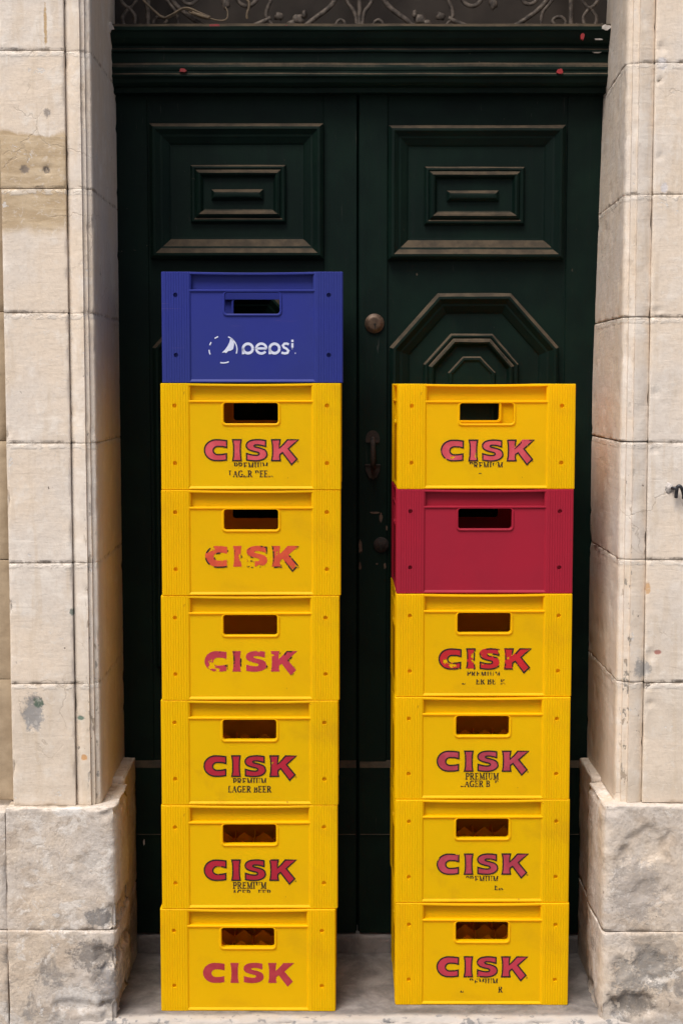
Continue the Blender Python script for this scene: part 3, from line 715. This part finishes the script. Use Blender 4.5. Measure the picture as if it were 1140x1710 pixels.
def panel_mesh(half, face, hx, name, flip):
    """wall panel built facing -y at y=-face: recessed sheet, hand hole with rim, sunk top band, top rail, bottom lip"""
    e = half
    h0, h1 = ZRIDGE - .0035 - .046, ZRIDGE - .0035
    bm = bmesh.new(); box(bm, -e, e, -face + .0032, -face + .0085, .004, ZRIDGE, .0)
    cb = bmesh.new(); prism(cb, rrect(-hx, hx, h0, h1, .0065), 'y', -face - .01, -face + .03)
    me = cut(solid(bm), solid(cb), name)
    bm = bmesh.new(); bm.from_mesh(me)
    # rim round the hole
    o_, i_ = rrect(-hx - .0050, hx + .0050, h0 - .0050, h1 + .0014, .0095), rrect(-hx - .0002, hx + .0002, h0 - .0002, h1 + .0002, .0065)
    om, im = rrect(-hx - .0036, hx + .0036, h0 - .0036, h1 + .0010, .0086), rrect(-hx - .0016, hx + .0016, h0 - .0016, h1 + .0005, .0074)
    rg = [[bm.verts.new((p[0], y, p[1])) for p in q] for q, y in ((o_, -face + .006), (o_, -face + .0016), (om, -face + .0006), (im, -face + .0006), (i_, -face + .0014), (i_, -face + .017), (o_, -face + .017))]
    n = len(o_)
    for a, b in zip(rg[:-1], rg[1:]):
        for i in range(n): bm.faces.new((a[i], a[(i + 1) % n], b[(i + 1) % n], b[i]))
    # ridge above it, sunk band, top rail (bowed a little by use), bottom lip
    box(bm, -e, e, -face + .0004, -face + .018, ZRIDGE - .0022, ZRIDGE + .0022, .0014, 3)
    box(bm, -e, e, -face + .0140, -face + .0185, ZRIDGE - .004, CH - .004)
    N = 10
    for zt, zb, ya, yb, bow in ((CH - .0008, CH - .0058, -face + .0008, -face + .019, -.0016),):
        rr = []
        for k in range(N + 1):
            x = -e + 2 * e * k / N; dz = bow * (1 - (x / e) ** 2)
            rr.append([bm.verts.new(p) for p in ((x, ya + .001, zt + dz), (x, ya, zt + dz - .001), (x, ya, zb + dz + .0008), (x, ya + .0008, zb + dz), (x, yb, zb + dz), (x, yb, zt + dz))])
        for a, b in zip(rr[:-1], rr[1:]):
            for i in range(6): bm.faces.new((a[i], a[(i + 1) % 6], b[(i + 1) % 6], b[i]))
        bm.faces.new(rr[0]); bm.faces.new(rr[-1])
    prism(bm, [(-face + .0190, .0010), (-face + .0012, .0010), (-face + .0004, .0018), (-face + .0004, .0036), (-face + .0012, .0050), (-face + .0036, .0086), (-face + .0190, .0086)], 'x', -e, e)
    bmesh.ops.recalc_face_normals(bm, faces=bm.faces[:])
    for v in bm.verts:
        x, y, z = v.co
        if flip == 'back': v.co = (-x, -y, z)
        elif flip == 'left': v.co = (y, -x, z)
        elif flip == 'right': v.co = (-y, x, z)
    bm.to_mesh(me); bm.free(); me.name = name
    return me
def base_mesh():
    bm = bmesh.new(); box(bm, -hw + .012, hw - .012, -hd + .012, hd - .012, .002, .008)
    return solid(bm)
def divider_mesh():
    bm = bmesh.new()
    def plate(along, pos, a0, a1, period, zlo, zhi):
        n = int(round((a1 - a0) / period)) * 2
        top = [(a0 + (a1 - a0) * i / n, zhi if i % 2 else zlo) for i in range(n + 1)]
        poly = [(a0, .009)] + top + [(a1, .009)]
        if along == 'x': prism(bm, poly, 'y', pos - .0013, pos + .0013)
        else: prism(bm, [(p[0], p[1]) for p in poly], 'x', pos - .0013, pos + .0013)
    for y, zl, zh in ((-.095, .094, .106), (-.030, .102, .1205), (.045, .100, .118)): plate('x', y, -hw + .012, hw - .012, .047, zl, zh)
    for k in range(-3, 4): plate('y', k * .047, -hd + .020, hd - .020, .065, .094, .108)
    return solid(bm)
PARTS = [('front_panel', panel_mesh(hw - .0605, hd, .0605, 'front_panel', '')), ('back_panel', panel_mesh(hw - .0605, hd, .0605, 'back_panel', 'back')),
         ('side_panel', panel_mesh(hd - .049, hw, .048, 'side_panel', 'left')), ('side_panel', panel_mesh(hd - .049, hw, .048, 'side_panel', 'right')),
         ('base', base_mesh()), ('bottle_divider', divider_mesh())] + [('corner_post', post_mesh(sx, sy)) for sx in (-1, 1) for sy in (-1, 1)]
for _, me in PARTS:
    me.materials.clear(); me.materials.append(None)

# ---- lettering -----------------------------------------------------------------
def stroke_poly(pts, wd, closed=False):
    """flat ribbon along a polyline -> list of quads"""
    P_ = [Vector((p[0], p[1], 0)) for p in pts]; n = len(P_); L, R_ = [], []
    for i in range(n):
        a = P_[i - 1] if (i or closed) else P_[i]; b = P_[(i + 1) % n] if (i < n - 1 or closed) else P_[i]
        if closed or 0 < i < n - 1:
            t1 = (P_[i] - a).normalized(); t2 = (b - P_[i]).normalized()
            n1 = Vector((-t1.y, t1.x, 0)); n2 = Vector((-t2.y, t2.x, 0)); m = (n1 + n2)
            k = max(.5, 1 + n1.dot(n2)); m = m / k
        else:
            t = (b - a).normalized(); m = Vector((-t.y, t.x, 0))
        w_ = wd(i / max(1, n - 1)) if callable(wd) else wd
        L.append(P_[i] + m * w_ / 2); R_.append(P_[i] - m * w_ / 2)
    q = []
    for i in range(n if closed else n - 1):
        j = (i + 1) % n; q.append([(L[i].x, L[i].y), (L[j].x, L[j].y), (R_[j].x, R_[j].y), (R_[i].x, R_[i].y)])
    return q
def arc(cx, cy, rx, ry, a0, a1, k=14): return [(cx + rx * math.cos(R(a0 + (a1 - a0) * i / k)), cy + ry * math.sin(R(a0 + (a1 - a0) * i / k))) for i in range(k + 1)]
def letter_C(): return [(1.06, .955)] + [(.80, .99)] + arc(.56, .5, .56, .5, 90, 270, 22) + [(.82, .005), (1.045, .035), (1.045, .335), (.85, .30)] + arc(.64, .485, .225, .195, 270, 90, 14) + [(.86, .675), (1.06, .625)]
def letter_I(): return [(0, 1), (.41, 1), (.375, .78), (.365, .5), (.375, .22), (.41, 0), (0, 0), (.04, .22), (.05, .5), (.04, .78)]
def letter_S():
    top = [(.945, .965), (.70, 1.0), (.45, 1.0), (.20, .95), (.045, .82), (.03, .66), (.14, .53), (.36, .45), (.58, .395), (.635, .335), (.59, .275), (.45, .26), (.25, .285), (.035, .345)]
    bot = [(.035, .035), (.28, .0), (.55, -.005), (.82, .06), (.985, .20), (1.0, .37), (.90, .52), (.66, .61), (.46, .655), (.395, .70), (.43, .745), (.56, .755), (.75, .73), (.945, .675)]
    A = spline([(x, y, 0) for x, y in top], 3); B = spline([(x, y, 0) for x, y in bot], 3)
    return [(p.x, p.y) for p in A] + [(p.x, p.y) for p in B]
def letter_K(): return [(0, 1), (.41, 1), (.375, .80), (.37, .60), (.56, .78), (.75, 1.0), (1.28, 1.0), (1.04, .79), (.80, .575), (1.21, .075), (.95, -.19), (.64, .22), (.52, .385), (.40, .30), (.385, .18), (.42, 0), (0, 0), (.04, .22), (.05, .5), (.04, .78)]
CISK = [(letter_C(), 0), (letter_I(), 1.34), (letter_S(), 1.965), (letter_K(), 3.19)]
U, LX, LZ = .0468, -.1035, .0655
def up_pt(p, ox, sx=0., sz=0.): return (LX + (p[0] + ox) * U + sx, LZ + p[1] * U + sz)
def area2(p): return sum(p[i][0] * p[(i + 1) % len(p)][1] - p[(i + 1) % len(p)][0] * p[i][1] for i in range(len(p)))
def sheet(polys, y):
    bm = bmesh.new()
    for q in polys:
        if area2(q) < 0: q = q[::-1]
        vv = [bm.verts.new((x, y, z)) for x, z in q]
        for tri in tessellate_polygon([[Vector((x, z, 0)) for x, z in q]]):
            tri = list(tri)
            if area2([q[k] for k in tri]) < 0: tri = tri[::-1]
            if len(set(tri)) == 3: bm.faces.new([vv[k] for k in tri])
    me = bpy.data.meshes.new('print'); bm.to_mesh(me); bm.free(); me.materials.append(None); return me
PY = -hd + .0032
fill_me = sheet([[up_pt(p, ox) for p in poly] for poly, ox in CISK], PY - .0005)
def outline_mesh(sx, sz):
    q = []
    for poly, ox in CISK: q += stroke_poly([up_pt(p, ox, sx, sz) for p in poly], .0031, True)
    reg = [up_pt(p, 4.42) for p in arc(.02, -.04, .035, .035, 0, 360, 10)]
    q += stroke_poly(reg[:-1], .0006, True)
    return sheet(q, PY - .0009)
out_me = outline_mesh(0, 0); out_shift = outline_mesh(.0016, -.0012)
# serif capitals for the caption: thick stems .2, thin strokes .09, slab serifs
T, H_ = .22, .10
def glyph(c):
    ln = lambda a, b, w_: stroke_poly([a, b], w_)
    stem = lambda x: ln((x, 0), (x, 1), T)
    ser = lambda x, y, w_=.42: ln((x - w_ / 2, y), (x + w_ / 2, y), .09)
    bowl = lambda x, y, rx, ry: stroke_poly(arc(x, y, rx, ry, 90, -90, 10), lambda u: .10 + .13 * math.sin(math.pi * u))
    if c == 'P': return .78, stem(.2) + ser(.2, .045) + ser(.15, .955, .3) + bowl(.38, .72, .28, .235) + ln((.2, .955), (.38, .955), H_) + ln((.2, .485), (.38, .485), H_)
    if c == 'R': return .92, stem(.2) + ser(.2, .045) + ser(.15, .955, .3) + bowl(.38, .73, .27, .225) + ln((.2, .955), (.38, .955), H_) + ln((.2, .505), (.40, .505), H_) + ln((.42, .5), (.74, .03), T) + ser(.80, .045, .24)
    if c == 'E': return .80, stem(.2) + ser(.15, .955, .3) + ser(.15, .045, .3) + ln((.2, .955), (.68, .955), H_) + ln((.2, .51), (.56, .51), H_) + ln((.2, .045), (.70, .045), H_) + ln((.66, .98), (.66, .76), .07) + ln((.68, .02), (.68, .26), .07) + ln((.55, .63), (.55, .39), .06)
    if c == 'M': return 1.10, ln((.18, 0), (.18, 1), .10) + ser(.18, .045, .34) + ser(.14, .955, .24) + ln((.20, .97), (.52, .05), T) + ln((.52, .05), (.84, .97), .10) + ln((.88, 0), (.88, 1), T) + ser(.88, .045, .42) + ser(.92, .955, .3)
    if c == 'I': return .48, stem(.22) + ser(.22, .045) + ser(.22, .955)
    if c == 'U': return .92, ln((.22, 1), (.22, .3), T) + ser(.22, .955) + stroke_poly([(.22, .32)] + arc(.46, .30, .24, .26, 180, 360, 10) + [(.70, .32)], .12) + ln((.70, 1), (.70, .3), .10) + ser(.72, .955, .3)
    if c == 'L': return .76, stem(.2) + ser(.2, .955) + ser(.15, .045, .3) + ln((.2, .045), (.66, .045), H_) + ln((.64, .02), (.64, .28), .07)
    if c == 'A': return .92, ln((.10, .03), (.44, .98), .10) + ln((.44, .98), (.76, .03), T) + ln((.24, .36), (.62, .36), .08) + ser(.10, .045, .28) + ser(.78, .045, .34)
    if c == 'G': return .94, stroke_poly(arc(.48, .5, .36, .46, 40, 330, 18), lambda u: .10 + .13 * math.sin(math.pi * u)) + ln((.78, .04), (.78, .42), .18) + ser(.74, .42, .36) + ln((.76, .74), (.76, .98), .07)
    if c == 'B': return .84, stem(.2) + ser(.15, .955, .3) + ser(.15, .045, .3) + bowl(.40, .745, .24, .21) + bowl(.42, .275, .28, .23) + ln((.2, .955), (.40, .955), H_) + ln((.2, .51), (.42, .51), H_) + ln((.2, .045), (.42, .045), H_)
    return .38, []
def clip(poly, z0, z1):
    for lim, sg in ((z0, 1), (z1, -1)):
        out = []
        for i in range(len(poly)):
            a, b = poly[i], poly[(i + 1) % len(poly)]; da, db = (a[1] - lim) * sg, (b[1] - lim) * sg
            if da >= 0: out.append(a)
            if da * db < 0: t = da / (da - db); out.append((a[0] + (b[0] - a[0]) * t, lim + 0))
        poly = out
        if len(poly) < 3: return None
    return poly if abs(area2(poly)) > 1e-4 else None
def caption_mesh(lines_):
    """lines_: (text, centre x, base z, height, {index: (lo, hi)} what is left of each letter, default range)"""
    polys = []
    for text, cx, bz, ht, left, dflt in lines_:
        gl = [glyph(c) for c in text]; tot = sum(g_[0] + .04 for g_ in gl); x = cx - tot * ht * .78 / 2
        for i, (wd, qs) in enumerate(gl):
            lo, hi = left.get(i, dflt)
            if hi > lo:
                for q in qs:
                    q = clip(q, lo, hi)
                    if q: polys.append([(x + p[0] * ht * .78, bz + p[1] * ht) for p in q])
            x += (wd + .04) * ht * .78
    return sheet(polys, PY - .0006) if polys else None
def pepsi_mesh():
    k = .149; Z = lambda zx, zy: ((330 + zx * k - 419) * .001325, (640 - (550 + zy * k)) * .00128)
    q = []
    def st(pts, wd, closed=False): q.extend(stroke_poly([Z(*p) for p in pts], wd * k * .001325, closed))
    for cx in (547, 845):
        st(arc(cx, 215, 54, 53, 0, 345, 26) + [(cx + 54, 214)], 29); st([(cx - 53, 205), (cx - 53, 279)], 27)
    st([(641, 214), (755, 214)], 24); st(arc(697, 215, 56, 54, 0, -180, 16), 27); st(arc(697, 217, 56, 54, 180, 35, 16), 27)
    st([(1006, 170), (985, 160), (955, 162), (938, 182), (950, 203), (978, 217), (1000, 240), (990, 264), (960, 270), (922, 262)], 25)
    st([(1045, 116), (1045, 142)], 25); st([(1045, 155), (1045, 206)], 24); st([(1043, 214), (1043, 224)], 8); st([(1077, 262), (1077, 274)], 10)
    for a0, a1 in ((234, 250), (198, 212), (158, 178)): st(arc(268, 225, 156, 152, a0, a1, 6), 13)
    st(arc(268, 225, 156, 152, 292, 378, 20), 13); st(arc(268, 225, 156, 152, 66, 102, 8), 14)
    q.append([Z(*p) for p in ((352, 92), (388, 120), (393, 165), (386, 205), (380, 224), (352, 240), (325, 244), (304, 268), (286, 258), (254, 263), (288, 230), (318, 190), (342, 140))])
    return sheet(q, PY - .0006)

YEL = [((.98, .695, .0), (.95, .655, .0)), ((.98, .68, .0), (.95, .645, .0)), ((.95, .68, .0), (.91, .64, .0))]
ymats = [plastic_material('yellow_crate_plastic', a, b, i + 1, .46, (.97, .58, .0), .45 + .2 * i) for i, (a, b) in enumerate(YEL)]
blue = plastic_material('blue_crate_plastic', (.022, .032, .225), (.025, .036, .205), 9, .08, (.02, .03, .25), .3)
redm = plastic_material('red_crate_plastic', (.37, .014, .036), (.33, .015, .036), 12, .16, (.45, .01, .02), .3)
black = lambda s, w_: print_material('black_print', (.012, .010, .010), (.02, .014, .012), s, w_, 60)
SM = dict(a=((.60, .085, .105), (.50, .055, .075)), b=((.62, .085, .03), (.52, .06, .03)), c=((.45, .035, .06), (.38, .03, .05)), d=((.38, .012, .03), (.33, .012, .028)),
          e=((.40, .040, .050), (.33, .025, .035)), f=((.43, .055, .085), (.34, .035, .06)), g=((.50, .014, .02), (.42, .014, .02)))
PREM, LAG = ('PREMIUM', .0, .0458, .0155), ('LAGER BEER', .0, .0285, .0150)
def cap(w1, d1, w2, d2): return ([PREM + (w1, d1)] if d1 or w1 else []) + ([LAG + (w2, d2)] if d2 or w2 else [])
# stack, centre x, front y, bottom z, height, turn, material, print: fill colour, fill wear, outline (mesh, wear), caption, caption wear, label
G = 'yellow beer crates in the two stacks'
CR = [
 (-.1975, 3.300, 1.4385, .2450, .2, blue, 'pepsi', 'blue plastic crate with a worn white drink logo, topmost of its stack'),
 (-.2005, 3.298, 1.2010, .2375, -.3, ymats[0], ('a', .10, 0, .12, cap({0: (.45, 1), 6: (.5, 1), 5: (.35, 1)}, (.30, 1), {0: (.3, 1), 1: (.0, .9), 3: (0, .3), 5: (0, 0), 6: (.6, 1), 9: (0, .2)}, (0, 1)), .42),
  'yellow crate directly under the blue crate, pink outlined logo'),
 (-.2025, 3.297, .9630, .2380, .3, ymats[1], ('b', .36, 1, .52, None, 0), 'yellow crate with worn orange-red logo, second below the blue crate'),
 (-.2050, 3.297, .7245, .2385, .1, ymats[0], ('c', .24, 1, .66, None, 0), 'yellow crate with pink logo, no caption and few black traces'),
 (-.2072, 3.296, .4830, .2415, -.2, ymats[2], ('d', .16, 0, .10, cap({}, (.30, 1), {6: (.0, .8)}, (0, 1)), .26), 'yellow crate with the most complete logo and caption, third from the step in its stack'),
 (-.2095, 3.295, .2412, .2418, .2, ymats[0], ('d', .13, 0, .26, cap({3: (0, 1), 5: (.5, 1)}, (0, 1), {0: (0, 0), 5: (0, 0), 6: (0, 0)}, (.55, 1)), .22), 'yellow crate with deep red logo and clear first caption line, second from the step'),
 (-.2132, 3.293, .0002, .2410, -.25, ymats[1], ('e', .20, 1, .97, None, 0), 'yellow crate on the doorstep with plain red logo lacking outlines'),
 (.3255, 3.345, 1.1992, .2380, .5, ymats[0], ('a', .20, 1, .34, cap({0: (.7, 1), 5: (.5, .9)}, (.25, 1), {3: (.4, .55), 5: (.3, .55)}, (0, 0)), .34), 'open yellow crate standing on the red crate'),
 (.3242, 3.342, .9612, .2380, .2, redm, None, 'plain dark red plastic crate between yellow ones'),
 (.3231, 3.337, .7242, .2370, .4, ymats[1], ('g', .32, 1, .46, cap({}, (.2, .8), {0: (0, .2), 1: (0, 0), 2: (0, 0), 5: (0, 0), 8: (0, 0)}, (0, .8)), .50), 'yellow crate with flaking bright red logo directly under the red crate'),
 (.3227, 3.333, .4860, .2382, -.1, ymats[0], ('f', .12, 0, .10, cap({}, (0, 1), {0: (0, .2), 1: (.0, .8), 7: (0, 0), 8: (.6, 1), 9: (0, 0)}, (0, 1)), .28), 'yellow crate with mauve outlined logo, second below the red crate'),
 (.3229, 3.330, .2434, .2426, .3, ymats[2], ('f', .20, 0, .36, cap({0: (.7, 1), 1: (.6, 1)}, (.25, 1), {8: (0, .7), 9: (0, .3)}, (0, 0)), .52), 'yellow crate with scratched mauve logo and caption scraps, third below the red crate'),
 (.3250, 3.327, .0002, .2432, -.2, ymats[1], ('c', .14, 0, .22, cap({0: (0, 0), 1: (.7, 1), 3: (.5, 1)}, (.3, 1), {0: (0, .3), 9: (0, .9)}, (0, 0)), .36), 'yellow crate on the doorstep with pink outlined logo'),
]
for i, (cx, fy, z0, ht, turn, mat, pr, label) in enumerate(CR):
    t = thing('bottle_crate', label, 'crate', (cx, fy + hd, z0), 'stacked plastic bottle crates')
    t.rotation_euler.z = R(turn); t.scale.z = ht / CH
    for nm, me in PARTS:
        o = bpy.data.objects.new(nm, me); col.objects.link(o); o.parent = t
        o.material_slots[0].link = 'OBJECT'; o.material_slots[0].material = mat
    def pm(nm, me, m):
        o = bpy.data.objects.new(nm, me); col.objects.link(o); o.parent = t
        o.material_slots[0].link = 'OBJECT'; o.material_slots[0].material = m; return o
    if pr == 'pepsi':
        pm('logo_print', pepsi_mesh(), print_material('white_print', (.62, .66, .80), (.52, .56, .74), 31, .10))
    elif pr:
        ck, fw, sh, ow, cp, cwear = pr
        pm('logo_lettering', fill_me, print_material('red_print', *SM[ck], i + 1, fw, 30, .45))
        pm('logo_outline', out_shift if sh else out_me, print_material('black_print', (.012, .010, .010), (.02, .014, .012), i + 50, ow, 34, .4))
        if cp:
            me = caption_mesh(cp)
            if me: pm('caption_lettering', me, print_material('black_print', (.012, .010, .010), (.03, .02, .012), i + 90, cwear * .8, 110, .4))
